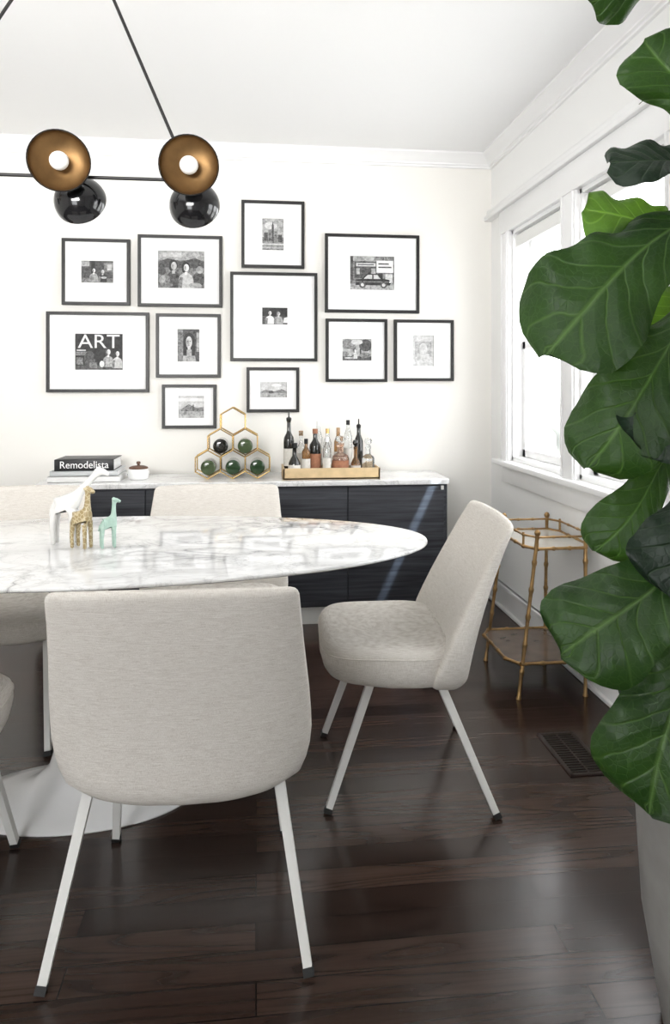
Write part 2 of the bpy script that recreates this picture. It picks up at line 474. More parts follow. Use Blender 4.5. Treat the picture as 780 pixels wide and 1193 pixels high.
# ------------------------------------------------------------------ dining chair
def build_chair():
    e = empty("dining_chair", (0, 0, 0), "", "chair")
    bm = bmesh.new()
    lev = [(.345, .82), (.347, .87), (.353, .93), (.366, .965), (.390, .99), (.415, 1.0), (.437, .997), (.450, .982), (.459, .945), (.4635, .86), (.4655, .6), (.466, .3)]
    N = 64
    rings = []
    for z, s in lev:
        r = superring(0, 0.055, 0.250*s, 0.20 - 0.250*(1-s), z, 4.4, N)
        for p in r:
            fy = (p.y-0.055)/0.2
            p.x *= (1.0 - 0.04*fy)
            if z > .45: p.z -= 0.010*max(0, 1-(p.x/0.2)**2-((p.y-0.02)/0.2)**2)
            if z < .40: p.z += 0.018*max(0, fy)
        rings.append(r)
    add_loft(bm, rings)
    finish(bm, "seat", M_linen, e, angle=80)
    bm = bmesh.new()
    ring = superring(0, 0.055, 0.2495, 0.1995, 0.438, 4.4, 96)
    for p in ring: p.x *= (1.0-0.04*(p.y-0.055)/0.2)
    for i in range(96): add_tube(bm, ring[i], ring[(i+1) % 96], 0.0020, n=6, cap=False)
    finish(bm, "seat_piping", M_linen, e)
    # back shell
    wt = [(.316, .12), (.319, .165), (.326, .208), (.339, .236), (.360, .255), (.388, .267), (.420, .274), (.46, .277), (.50, .275), (.56, .270), (.62, .263), (.68, .256), (.74, .250), (.783, .2465), (.797, .2450), (.805, .2415), (.810, .2365), (.813, .228)]
    bm = bmesh.new(); rings = []
    z0_, z1_ = .316, .813
    for z, w in wt:
        u = (z-z0_)/(z1_-z0_)
        t = 0.118 - 0.088*u**0.9
        sc = 1.0
        if z < .346: sc = 0.45+0.55*math.sqrt(max(0, (z-z0_)/.030))
        if z > .795: sc = max(0.3, math.sqrt(max(0, 1-((z-.795)/.0186)**2)))
        yr = -0.190 - 0.130*u**1.05 + 0.012*math.sin(u*pi)
        k = 0.060 - 0.034*u
        yc = yr + t/2
        r = []
        for i in range(80):
            th = 2*pi*i/80; c, s = math.cos(th), math.sin(th)
            x = w*math.copysign(abs(c)**(2/6.5), c)
            yy = yc + t/2*sc*math.copysign(abs(s)**(2/3.6), s)
            yy += k*(abs(x)/0.277)**2.4
            zz = z + (0.012*(x/0.25)**2 if z < .36 else 0) - (0.005*(x/0.24)**2 if z > .78 else 0)
            r.append(Vector((x, yy, zz)))
        rings.append(r)
    add_loft(bm, rings)
    finish(bm, "backrest", M_linen, e, angle=80)
    for sx in (-1, 1):
        for (tx, ty, fx, fy) in ((.200, -.085, .266, -.240), (.185, .105, .222, .235)):
            top = Vector((sx*tx, ty, .365)); foot = Vector((sx*fx, fy, 0.0))
            d = foot-top
            bm = bmesh.new()
            add_tube(bm, top, top+d*0.965, 0.0160, 0.0130, n=4, twist=pi/4)
            lg = finish(bm, "leg", M_whitemetal, e, smooth=False)
            bm = bmesh.new(); add_tube(bm, top+d*0.960, top+d*1.0, 0.0155, 0.0155, n=4, twist=pi/4)
            for v in bm.verts: v.co.z = max(v.co.z, 0.0)
            finish(bm, "foot_cap", M_blackrub, lg, smooth=False)
    bm = bmesh.new()
    add_box(bm, (-.20, -.10, .352), (.20, -.07, .362), 0.002); add_box(bm, (-.19, .09, .352), (.19, .12, .362), 0.002)
    finish(bm, "seat_rail", M_whitemetal, e)
    return e
ch = build_chair()
G = "dining chairs around the oval table"
spots = [
    ((-0.152, 1.690), -1.5, "beige linen dining chair with white legs, back turned outward"),
    ((0.450, 2.195), 86.0, "beige linen dining chair at the table's rounded end"),
    ((-0.155, 2.592), 180, "beige linen dining chair between table and sideboard"),
    ((-0.900, 2.63), 181, "beige linen dining chair facing across the marble table"),
    ((-0.855, 1.710), -2, "beige linen dining chair tucked beside the pedestal base"),
]
for i, (p, r, lab) in enumerate(spots):
    o = ch if i == 0 else copy_tree(ch)
    o.location = (p[0], p[1], 0); o.rotation_euler = (0, 0, math.radians(r))
    o["label"] = lab; o["category"] = "chair"; o["group"] = G

# ------------------------------------------------------------------ sideboard
sx0, sx1, yf, yb_, zt_ = -1.062, 0.985, 3.53, 3.925, 0.735
sb = empty("sideboard", ((sx0+sx1)/2, yf, 0), "long black wood sideboard with pale marble top", "sideboard")
hwS = (sx1-sx0)/2
bm = bmesh.new(); 
def rrect(x0, x1, y0, y1, r, z, seg=8):
    pts = []
    for cx, cy, a0 in ((x1-r, y1-r, 0), (x0+r, y1-r, 90), (x0+r, y0+r, 180), (x1-r, y0+r, 270)):
        for i in range(seg+1):
            a = math.radians(a0+90*i/seg); pts.append(Vector((cx+r*math.cos(a), cy+r*math.sin(a), z)))
    return pts
dS = yb_-yf
add_loft(bm, [rrect(-hwS+.004, hwS-.004, .012, dS, .035, .10), rrect(-hwS+.004, hwS-.004, .012, dS, .035, .708)])
finish(bm, "cabinet_body", M_cab, sb)
bm = bmesh.new()
add_loft(bm, [rrect(-hwS-.002, hwS+.002, -.004, dS, .038, .710), rrect(-hwS-.003, hwS+.003, -.006, dS, .04, .713), rrect(-hwS-.003, hwS+.003, -.006, dS, .04, .732), rrect(-hwS, hwS, -.003, dS, .038, .735)])
finish(bm, "marble_top", M_marble2, sb)
bm = bmesh.new(); add_box(bm, (-hwS+.06, .06, 0), (hwS-.06, dS-.03, .10), 0.002); finish(bm, "plinth", M_whitemetal, sb)
dw = (2*hwS-.06)/4
for i in range(4):
    x0 = -hwS+.03+i*dw
    bm = bmesh.new(); add_box(bm, (x0+.002, 0.0, .108), (x0+dw-.002, .02, .700), 0.0025)
    d = finish(bm, "door", M_cab, sb)
    if i in (1, 3):
        bm = bmesh.new(); add_box(bm, (x0+dw-.018, -.004, .682), (x0+dw-.004, .002, .702), 0.001)
        h = finish(bm, "handle", M_whitemetal, d)

# ------------------------------------------------------------------ framed pictures
def print_mat(n, v, amp, sc):
    m, nt, b = new_mat("print_grey_%s" % n)
    a = noise(nt, mapping(nt), sc, 5, 0.6, 0.65)
    g = noise(nt, mapping(nt), 420, 2)
    s = mth(nt, "ADD", mth(nt, "MULTIPLY", a, 0.8), mth(nt, "MULTIPLY", g, 0.2))
    lo, hi = v*(1-amp), min(.9, v*(1+amp)+.02*amp)
    c = ramp(nt, s, [(0.36, (lo, lo, lo)), (0.64, (hi, hi, hi))])
    nt.links.new(c, b.inputs["Base Color"]); b.inputs["Roughness"].default_value = .6
    return m
greys = [print_mat(n, v, nz, ns) for n, v, nz, ns in
         (("black", .02, .7, 60), ("dark", .07, .85, 75), ("mid", .20, .75, 80), ("soft", .38, .5, 60), ("light", .56, .28, 50), ("pale", .76, .12, 30))]
K, DK, MD, SF, LT, PL = range(6)
def ellp(cx, cy, rx, ry, n=20, a=0): 
    return [(cx+rx*math.cos(2*pi*i/n)*math.cos(a)-ry*math.sin(2*pi*i/n)*math.sin(a), cy+rx*math.cos(2*pi*i/n)*math.sin(a)+ry*math.sin(2*pi*i/n)*math.cos(a)) for i in range(n)]
def rc(x0, y0, x1, y1): return [(x0, y0), (x1, y0), (x1, y1), (x0, y1)]
def person(cx, base, h, skin=LT, hair=K, shirt=SF, w=1.0):
    hr = h*.17
    return [(shirt, [(cx-.15*w, base), (cx+.15*w, base), (cx+.15*w, base+h*.30), (cx+.12*w, base+h*.47), (cx+.05*w, base+h*.57), (cx-.05*w, base+h*.57), (cx-.12*w, base+h*.46), (cx-.15*w, base+h*.28)]),
            (MD, [(cx-.15*w, base), (cx-.08*w, base), (cx-.06*w, base+h*.40), (cx-.11*w, base+h*.44), (cx-.15*w, base+h*.28)]),
            (skin, rc(cx-.025*w, base+h*.50, cx+.030*w, base+h*.68)),
            (hair, ellp(cx-.004, base+h*.80, .080*w, hr*1.12)), (hair, ellp(cx-.04*w, base+h*.72, .040*w, hr*.8)),
            (skin, ellp(cx+.010, base+h*.765, .052*w, hr*.82)), (SF, ellp(cx-.012*w, base+h*.75, .022*w, hr*.6, 12))]
pic = {
 0: (DK, [(MD, rc(0, 0, 1, .22)), (SF, rc(0, .75, .25, 1)), (MD, rc(.7, .5, 1, .95)), (K, rc(.3, .3, .42, 1)), (LT, rc(.80, .58, .95, .86))] + person(.38, .06, .66, PL, K, SF, .9) + person(.66, .04, .62, LT, DK, K, .9) + [(LT, ellp(.70, .24, .09, .05))]),
 1: (MD, [(SF, rc(0, .76, 1, 1)), (LT, rc(.1, .84, .5, .95)), (DK, [(0, .7), (.2, .80), (.5, .72), (.8, .82), (1, .72), (1, .55), (0, .55)]), (SF, ellp(.12, .2, .1, .14)), (DK, ellp(.88, .25, .13, .2)), (SF, ellp(.9, .5, .08, .1)), (DK, ellp(.08, .45, .09, .1))] + person(.33, .0, .78, LT, K, DK, 1.15) + person(.60, .0, .72, PL, K, LT, 1.1) + [(MD, ellp(.2, .08, .12, .06)), (SF, ellp(.8, .08, .14, .07))]),
 2: (LT, [(SF, rc(0, .45, 1, 1)), (LT, ellp(.4, .78, .3, .12)), (SF, ellp(.7, .9, .25, .07)), (MD, rc(0, 0, 1, .42)), (DK, rc(.08, .3, .26, .56)), (MD, rc(.28, .3, .42, .66)), (DK, rc(.44, .28, .54, .80)), (K, [(.46, .80), (.52, .80), (.49, .93)]), (MD, rc(.56, .28, .72, .60)), (DK, rc(.74, .26, .92, .50)), (LT, rc(0, .16, 1, .22)), (SF, rc(0, .05, 1, .12))]),
 3: (DK, [(K, rc(0, .5, 1, 1))] + person(.30, .03, .85, PL, K, PL, 1.2) + person(.64, .03, .80, LT, DK, SF, 1.2) + [(PL, [(.82, .1), (1, .1), (1, .45), (.87, .4)])]),
 4: (MD, [(SF, rc(.0, .86, .55, 1)), (DK, rc(.10, .35, .62, .84)), (PL, rc(.60, .52, .98, .88)), (DK, rc(.64, .66, .94, .70)), (DK, rc(.64, .76, .88, .80)), (K, rc(.64, .2, .74, .50)), (LT, rc(.80, .22, .96, .48)), (SF, rc(0, 0, 1, .18)), (LT, rc(.14, .70, .58, .80)), (DK, rc(.18, .735, .54, .765)), (SF, rc(.14, .46, .22, .64)), (SF, rc(.48, .48, .58, .64)), (K, [(.12, .14), (.90, .14), (.93, .24), (.88, .31), (.73, .34), (.64, .48), (.38, .48), (.27, .33), (.14, .30)]), (LT, [(.31, .33), (.40, .45), (.50, .45), (.50, .33)]), (LT, [(.53, .33), (.53, .45), (.62, .45), (.69, .33)]), (SF, rc(.14, .235, .90, .25)), (DK, ellp(.28, .15, .075, .10)), (LT, ellp(.28, .15, .038, .05)), (DK, ellp(.76, .15, .075, .10)), (LT, ellp(.76, .15, .038, .05)), (PL, ellp(.905, .24, .018, .025)), (DK, rc(.0, .3, .07, 1))]),
 5: (K, [(DK, rc(0, 0, 1, .12)), (MD, rc(.0, .40, .28, .50)), (LT, rc(.03, .52, .22, .56)), (DK, ellp(.30, .3, .12, .22)), (MD, rc(.02, .14, .16, .34)), (MD, rc(.3, .05, .46, .2))] + person(.69, .08, .54, PL, DK, SF, .75) + person(.88, .05, .52, PL, K, LT, .72) + [(PL, ellp(.56, .16, .05, .09))]),
 6: (DK, [(MD, rc(0, 0, .25, 1)), (SF, rc(.86, .3, 1, .9)), (SF, [(.22, 0), (.84, 0), (.76, .32), (.62, .44), (.42, .44), (.28, .32)]), (K, ellp(.52, .62, .27, .27)), (K, rc(.26, .18, .42, .62)), (K, rc(.64, .18, .79, .62)), (LT, rc(.46, .36, .59, .5)), (LT, ellp(.52, .60, .14, .185)), (SF, ellp(.46, .58, .07, .12)), (DK, ellp(.465, .63, .03, .014)), (DK, ellp(.575, .63, .03, .014)), (MD, ellp(.52, .50, .04, .012)), (K, [(.37, .70), (.52, .82), (.67, .70), (.68, .84), (.36, .84)])]),
 7: (SF, [(MD, ellp(.2, .75, .25, .22)), (DK, ellp(.8, .7, .22, .28)), (LT, ellp(.5, .85, .2, .12)), (MD, ellp(.35, .6, .12, .1)), (DK, rc(0, 0, 1, .2)), (MD, ellp(.1, .3, .12, .12)), (K, rc(.60, .1, .65, .55)), (MD, ellp(.78, .25, .2, .12)), (LT, ellp(.25, .12, .18, .04))] + person(.43, .08, .48, PL, DK, LT, .6)),
 8: (LT, [(SF, rc(.1, .3, .9, .8)), (LT, ellp(.5, .55, .2, .2)), (LT, rc(.2, .3, .8, .4))]),
 9: (LT, [(SF, rc(0, 0, 1, .35)), (MD, [(0, .35), (.2, .5), (.5, .38), (.8, .55), (1, .4), (1, .3), (0, .3)]), (PL, ellp(.6, .8, .2, .1)), (DK, ellp(.4, .35, .1, .1))]),
 10: (LT, [(SF, rc(0, 0, 1, .4)), (MD, [(.1, .4), (.4, .62), (.7, .45), (1, .5), (1, .3), (.1, .3)]), (PL, rc(0, .75, 1, .9)), (DK, rc(.55, .3, .6, .6))]),
}
frames = [
 (-1.033, -.677, 1.646, 2.003, (.28, .33, .75, .66), "black framed small snapshot of two people outdoors"),
 (-.636, -.184, 1.642, 2.032, (.235, .215, .785, .735), "black framed photograph of two people lying in grass"),
 (-.080, .267, 1.863, 2.235, (.33, .26, .67, .73), "black framed portrait-format monochrome city photograph"),
 (-.141, .339, 1.348, 1.839, (.365, .395, .655, .585), "large square black frame with tiny dark snapshot"),
 (.382, .917, 1.622, 2.062, (.265, .275, .735, .705), "wide black frame with vintage car street photograph"),
 (-1.113, -.577, 1.177, 1.609, (.275, .27, .74, .72), "wide black frame with ART lettered monochrome photograph"),
 (-.540, -.193, 1.257, 1.605, (.33, .24, .67, .75), "black framed portrait of a long-haired person"),
 (.386, .734, 1.234, 1.587, (.27, .315, .745, .66), "black framed photograph of a person among trees"),
 (.773, 1.117, 1.239, 1.586, (.32, .25, .67, .755), "black framed very pale faded monochrome print"),
 (-.052, .238, 1.066, 1.314, (.26, .33, .77, .67), "small black frame with light landscape photograph"),
 (-.508, -.216, .979, 1.219, (.30, .26, .77, .76), "small black frame with pale hillside photograph"),
]
for k, (x0, x1, z0, z1, ph, lab) in enumerate(frames):
    e = empty("picture_frame", ((x0+x1)/2, D, (z0+z1)/2), lab, "picture frame", group="gallery wall of black picture frames")
    hw, hh = (x1-x0)/2, (z1-z0)/2; t = 0.0165
    bm = bmesh.new()
    prof = [(0, 0), (0, -.026), (.0015, -.028), (t-.0015, -.028), (t, -.026), (t, 0)]
    corners = [(-1, -1), (1, -1), (1, 1), (-1, 1)]
    vr = []
    for cx, cz in corners:
        vr.append([bm.verts.new((cx*(hw-i), y, cz*(hh-i))) for i, y in prof])
    for a in range(4):
        A_, B_ = vr[a], vr[(a+1) % 4]
        for i in range(len(prof)):
            j = (i+1) % len(prof); bm.faces.new((A_[i], A_[j], B_[j], B_[i]))
    finish(bm, "frame_moulding", M_frame, e, angle=30)
    px0, pz0, px1, pz1 = ph
    X0, X1 = -hw+2*hw*px0, -hw+2*hw*px1
    Z0, Z1 = hh-2*hh*pz1, hh-2*hh*pz0
    bm = bmesh.new()
    for lo, hi in (((-hw+.01, -.016, -hh+.01), (X0, -.012, hh-.01)), ((X1, -.016, -hh+.01), (hw-.01, -.012, hh-.01)), ((X0, -.016, Z1), (X1, -.012, hh-.01)), ((X0, -.016, -hh+.01), (X1, -.012, Z0))):
        add_box(bm, lo, hi)
    finish(bm, "mat_board", M_mat, e, smooth=False)
    bg, shp = pic[k]
    bm = bmesh.new()
    def poly(pts, y, mi):
        vs = [bm.verts.new((X0+(X1-X0)*min(1, max(0, a)), y, Z0+(Z1-Z0)*min(1, max(0, b)))) for a, b in pts]
        try:
            f = bm.faces.new(vs); f.material_index = mi
        except Exception: pass
    poly([(0, 0), (1, 0), (1, 1), (0, 1)], -.0085, bg)
    for i, (mi, pts) in enumerate(shp): poly(pts, -.0087-.00015*i, mi)
    me = bpy.data.meshes.new("photograph"); bm.to_mesh(me); bm.free()
    for m in greys: me.materials.append(m)
    o = bpy.data.objects.new("photograph", me); C.objects.link(o); o.parent = e
    if k == 5:
        text_mesh("print_lettering", "ART", 0.105, ((X0+X1)/2, -.0135, Z1-.045), (pi/2, 0, 0), greys[PL], e, 0.0002, sx=1.12)

# ------------------------------------------------------------------ books
def book(lo, hi, cover, label, rot=0):
    cx, cy = (lo[0]+hi[0])/2, (lo[1]+hi[1])/2
    e = empty("book", (cx, cy, lo[2]), label, "book", rot, group="stacked books on the sideboard")
    w, d, h = (hi[0]-lo[0])/2, (hi[1]-lo[1])/2, hi[2]-lo[2]
    bm = bmesh.new(); t = 0.003
    add_box(bm, (-w, -d, 0), (w, d, t), 0.0008); add_box(bm, (-w, -d, h-t), (w, d, h), 0.0008); add_box(bm, (-w, -d, 0), (w, -d+t, h), 0.0008)
    finish(bm, "cover", cover, e)
    bm = bmesh.new(); add_box(bm, (-w+.004, -d+t, t), (w-.004, d-.005, h-t)); finish(bm, "pages", M_mat, e)
    return e, w, d, h
M_bk_w = mat("book_white_cloth", (0.74, 0.74, 0.73), 0.6, noise=0.03)
M_bk_k = mat("book_black_jacket", (0.02, 0.02, 0.022), 0.4, noise=0.1)
M_bk_g = mat("book_grey_jacket", (0.56, 0.58, 0.59), 0.5, noise=0.05)
Z = .735
book((-1.015, 3.60, Z), (-.672, 3.84, Z+.030), M_bk_w, "white cloth book at the bottom of the stack")
book((-1.005, 3.605, Z+.030), (-.680, 3.83, Z+.056), M_bk_g, "pale grey jacketed book in the stack")
e, w, d, h = book((-.985, 3.61, Z+.056), (-.700, 3.82, Z+.112), M_bk_k, "thick black book with white title lettering")
text_mesh("spine_lettering", "Remodelista", .050, (.0, -d-.0003, h/2), (pi/2, 0, 0), M_mat, e, sx=.95)

# small lidded pot
e = empty("sugar_pot", (-.595, 3.70, Z), "small white round pot with dark wooden lid", "pot")
bm = bmesh.new(); lathe(bm, [(.001, 0), (.040, 0), (.047, .004), (.052, .02), (.053, .04), (.049, .052), (.046, .054)], 32); finish(bm, "pot_body", M_trim, e)
bm = bmesh.new(); lathe(bm, [(.046, .054), (.048, .056), (.046, .062), (.030, .068), (.008, .070), (.006, .076), (.011, .082), (.009, .090), (.001, .092)], 32); finish(bm, "lid", mat("walnut_lid", (.12, .06, .035), .5, noise=.3, nscale=60), e)

# ------------------------------------------------------------------ wine rack + bottles
M_green = mat("green_bottle_glass", (0.02, 0.05, 0.02), 0.08, coat=.5, noise=0.2)
M_greenL = mat("olive_bottle_glass", (0.06, 0.09, 0.04), 0.1, coat=.5, noise=0.2)
M_dkglass = mat("dark_bottle_glass", (0.012, 0.012, 0.010), 0.08, coat=.5, noise=0.1)
M_clear = mat("clear_bottle_glass", (0.93, 0.95, 0.95), 0.02, trans=0.95, noise=0.01)
M_amber = mat("amber_liquor_glass", (0.50, 0.27, 0.11), 0.04, trans=0.8, noise=0.05)
M_pink = mat("copper_liquor_glass", (0.82, 0.60, 0.48), 0.04, trans=0.85, noise=0.05)
M_lab = mat("paper_label", (0.72, 0.70, 0.65), 0.8, noise=0.08, nscale=80)
M_labr = mat("rust_paper_label", (0.36, 0.16, 0.09), 0.7, noise=0.2, nscale=60)
M_cork = mat("cork_stopper", (0.45, 0.30, 0.18), 0.9, noise=0.3, nscale=90)
hexw = .125; R = hexw/math.sqrt(3); pitch = R*1.5
rk = empty("wine_rack", (-.118, 3.70, Z), "brass honeycomb wine rack of six hexagonal cells", "wine rack")
bm = bmesh.new()
cells = []
for row, n in enumerate((3, 2, 1)):
    for i in range(n): cells.append(((i-(n-1)/2)*hexw, R+.004+row*pitch))
edges = set()
for cx, cz in cells:
    pts = [(cx+R*math.sin(a*pi/3), cz+R*math.cos(a*pi/3)) for a in range(6)]
    for a in range(6):
        p, q = pts[a], pts[(a+1) % 6]
        key = tuple(sorted(((round(p[0], 3), round(p[1], 3)), (round(q[0], 3), round(q[1], 3)))))
        if key in edges: continue
        edges.add(key)
        for y in (-.06, .06): add_tube(bm, (p[0], y, p[1]), (q[0], y, q[1]), .0034, n=8)
    for p in pts: add_tube(bm, (p[0], -.06, p[1]), (p[0], .06, p[1]), .003, n=8)
finish(bm, "rack_frame", M_brass, rk)

def bottle(name, x, y, z, H_, r, m, kind, label, labm=None, cap=None, lying=False, grp=None):
    e = empty(name, (x, y, z), label, "bottle", group=grp)
    if kind == "wine": prof = [(.001, .004), (r*.8, 0), (r, .006), (r, H_*.62), (r*.92, H_*.68), (r*.5, H_*.76), (r*.38, H_*.80), (r*.36, H_*.96), (r*.42, H_*.965), (r*.42, H_)]
    elif kind == "round": prof = [(.001, .002), (r*.6, 0), (r*.85, .008), (r, H_*.25), (r*.95, H_*.42), (r*.6, H_*.56), (r*.35, H_*.63), (r*.32, H_*.9), (r*.42, H_*.92), (r*.42, H_)]
    elif kind == "slim": prof = [(.001, .002), (r*.9, 0), (r, .006), (r, H_*.70), (r*.7, H_*.78), (r*.45, H_*.84), (r*.42, H_)]
    else: prof = [(.001, .002), (r*.92, 0), (r, .006), (r, H_*.55), (r*.9, H_*.62), (r*.4, H_*.70), (r*.36, H_*.88), (r*.46, H_*.90), (r*.46, H_)]
    Mx = Matrix.Rotation(-pi/2, 3, "X") if lying else None
    bm = bmesh.new(); lathe(bm, prof, 28, M=Mx); finish(bm, "bottle_glass", m, e, angle=50)
    if labm:
        bm = bmesh.new(); a, b = H_*.16, H_*(.36 if kind == "round" else .48)
        rr = r+.0006
        lathe(bm, [(rr, a), (rr, b)], 28, M=Mx, cap=False); finish(bm, "bottle_label", labm, e)
    if cap:
        bm = bmesh.new(); rc_ = r*.42
        if cap[0] == "ball": lathe(bm, [(rc_*.6, H_-.01), (rc_*.6, H_+.004), (rc_*1.3, H_+.012), (rc_*1.5, H_+.022), (rc_*1.1, H_+.034), (.001, H_+.038)], 20, M=Mx)
        elif cap[0] == "pour": lathe(bm, [(rc_*.8, H_-.01), (rc_*1.2, H_), (rc_*1.2, H_+.012), (rc_*.35, H_+.018), (rc_*.3, H_+.045)], 16, M=Mx)
        else: lathe(bm, [(rc_*1.08, H_-.022), (rc_*1.08, H_+.003), (.001, H_+.004)], 20, M=Mx)
        finish(bm, "stopper", cap[1], e)
    return e
gw = "wine bottles lying in the brass rack"
for (cx, cz), m in zip(cells[:5], (M_greenL, M_green, M_green, M_dkglass, M_greenL)):
    bottle("wine_bottle", -.118+cx, 3.665, Z+cz-(R*.866-.004-.040), .22, .038, m, "wine", "dark green wine bottle lying in a rack cell", labm=M_lab if m is M_greenL else None, lying=True, grp=gw)

# tray and liquor bottles
tr = empty("wooden_tray", (.383, 3.69, Z), "shallow pale wooden tray holding liquor bottles", "tray")
M_tray = mat("pale_oak_tray", (0.62, 0.46, 0.26), 0.5, noise=0.12, nscale=25)
bm = bmesh.new(); tw, td = .248, .115
add_box(bm, (-tw, -td, 0), (tw, td, .010), .001)
for lo, hi in (((-tw, -td, 0), (tw, -td+.010, .058)), ((-tw, td-.010, 0), (tw, td, .058)), ((-tw, -td, 0), (-tw+.010, td, .058)), ((tw-.010, -td, 0), (tw, td, .058))): add_box(bm, lo, hi, .0015)
finish(bm, "tray_body", M_tray, tr)
gb = "liquor bottles standing on the wooden tray"
Zt = Z+.010
BL = [
 ("wine_bottle", .172, 3.74, .285, .028, M_dkglass, "wine", "tall black wine bottle with cream label", M_lab, ("pour", M_dkglass)),
 ("liquor_bottle", .196, 3.635, .170, .032, M_dkglass, "round", "squat dark round liquor bottle with label", M_lab, ("cap", M_blackrub)),
 ("liquor_bottle", .237, 3.755, .225, .026, M_clear, "square", "clear square-shouldered bottle with paper label", M_lab, ("cap", M_cork)),
 ("liquor_bottle", .256, 3.640, .190, .022, M_amber, "wine", "small amber bottle with dark cap", M_lab, ("cap", M_blackrub)),
 ("wine_bottle", .305, 3.665, .240, .030, M_dkglass, "wine", "dark brown bottle with rust label", M_labr, ("cap", M_labr)),
 ("liquor_bottle", .330, 3.765, .275, .022, M_clear, "slim", "tall slim clear glass bottle", M_lab, ("cap", M_mat)),
 ("liquor_bottle", .378, 3.755, .235, .022, M_clear, "slim", "clear spirit bottle with brass cap", None, ("cap", M_brass)),
 ("liquor_bottle", .362, 3.625, .200, .020, M_clear, "slim", "narrow clear bottle with white cap", M_lab, ("cap", M_mat)),
 ("decanter", .435, 3.65, .170, .044, M_pink, "square", "wide clear decanter of copper coloured liquor", M_labr, ("ball", M_clear)),
 ("liquor_bottle", .436, 3.76, .240, .022, M_amber, "slim", "slender amber bottle with cork stopper", M_lab, ("cap", M_cork)),
 ("liquor_bottle", .488, 3.755, .280, .022, M_clear, "slim", "tall clear bottle with dark cap", M_lab, ("cap", M_blackrub)),
 ("liquor_bottle", .514, 3.645, .150, .026, M_amber, "round", "small amber rounded liquor bottle", M_lab, ("ball", M_dkglass)),
 ("decanter", .546, 3.755, .245, .024, M_dkglass, "slim", "dark slender bottle with black pourer", None, ("pour", M_blackrub)),
 ("decanter", .583, 3.665, .155, .033, M_clear, "square", "clear glass decanter with ball stopper", None, ("ball", M_clear)),
]
for nm, x, y, h, r, m, kd, lab, lm, cp in BL:
    bottle(nm, x, y, Zt, h, r, m, kd, lab, lm, cp, grp=gb)

# ------------------------------------------------------------------ giraffe figurines
def giraffe(x, y, s, rotz, m, label, neck=(.30, .93), bx=1.0):
    e_loc = (x, y, .740)
    nx, nz = neck
    V = [(-.15*bx, 0, .50), (0, 0, .51), (.13*bx, 0, .55), (.13*bx+(nx-.13*bx)*.35, 0, .55+(nz-.55)*.38), (.13*bx+(nx-.13*bx)*.7, 0, .55+(nz-.55)*.72), (nx, 0, nz), (nx+.06, 0, nz-.012), (nx+.13, 0, nz-.05),
         (.14*bx, .065, .40), (.15*bx, .07, .2), (.155*bx, .07, .012), (.14*bx, -.065, .40), (.15*bx, -.07, .2), (.155*bx, -.07, .012),
         (-.17*bx, .065, .40), (-.19*bx, .07, .2), (-.175*bx, .07, .012), (-.17*bx, -.065, .40), (-.19*bx, -.07, .2), (-.175*bx, -.07, .012),
         (-.24*bx, 0, .47), (-.27*bx, 0, .36),
         (nx-.015, .022, nz+.055), (nx-.015, -.022, nz+.055), (nx-.03, .075, nz+.02), (nx-.03, -.075, nz+.02)]
    E = [(0, 1), (1, 2), (2, 3), (3, 4), (4, 5), (5, 6), (6, 7), (2, 8), (8, 9), (9, 10), (2, 11), (11, 12), (12, 13), (0, 14), (14, 15), (15, 16), (0, 17), (17, 18), (18, 19), (0, 20), (20, 21), (5, 22), (5, 23), (5, 24), (5, 25)]
    Rr = [.098, .102, .095, .054, .042, .042, .040, .028, .043, .033, .032, .043, .033, .032, .048, .033, .032, .048, .033, .032, .018, .014, .012, .012, .014, .014]
    me = bpy.data.meshes.new("g"); me.from_pydata([tuple(c*s for c in v) for v in V], E, [])
    ob = bpy.data.objects.new("g", me); C.objects.link(ob)
    sk = ob.modifiers.new("s", "SKIN"); sk.use_smooth_shade = True
    for v, r in zip(me.skin_vertices[0].data, Rr): v.radius = (r*s, r*s)
    me.skin_vertices[0].data[1].use_root = True
    sb_ = ob.modifiers.new("u", "SUBSURF"); sb_.levels = 2; sb_.render_levels = 2
    bpy.context.view_layer.update(); dg = bpy.context.evaluated_depsgraph_get()
    m2 = bpy.data.meshes.new_from_object(ob.evaluated_get(dg)); bpy.data.objects.remove(ob)
    zmin = min(v.co.z for v in m2.vertices)
    for v in m2.vertices: v.co.z -= zmin
    m2.materials.clear(); m2.materials.append(m)
    for p in m2.polygons: p.use_smooth = True
    o = bpy.data.objects.new("giraffe_figurine", m2); C.objects.link(o)
    o.location = e_loc; o.rotation_euler = (0, 0, rotz)
    tag(o, label, "figurine", "giraffe figurines on the dining table")
    return o
def spot_mat(name, a, b):
    m, nt, bb = new_mat(name)
    vo = nt.nodes.new("ShaderNodeTexVoronoi"); vo.feature = "DISTANCE_TO_EDGE"; vo.inputs["Scale"].default_value = 85
    nt.links.new(mapping(nt), vo.inputs["Vector"])
    c = ramp(nt, vo.outputs["Distance"], [(0.07, b), (0.12, a)])
    nt.links.new(c, bb.inputs["Base Color"]); bb.inputs["Roughness"].default_value = .3
    return m
giraffe(-.560, 2.17, .235, -.1, mat("white_glazed_ceramic", (.72, .715, .70), .2, noise=.01), "tall white glazed ceramic giraffe with stretched neck", neck=(.42, .93), bx=.72)
giraffe(-.497, 2.105, .178, -.5, spot_mat("gold_patterned_glaze", (.33, .25, .12), (.52, .44, .28)), "gold patterned ceramic giraffe standing upright", neck=(.12, .97), bx=.78)
giraffe(-.422, 2.100, .142, .35, mat("mint_glazed_ceramic", (.36, .50, .43), .25, noise=.08, nscale=90), "small mint green ceramic giraffe", neck=(.11, .98), bx=.72)

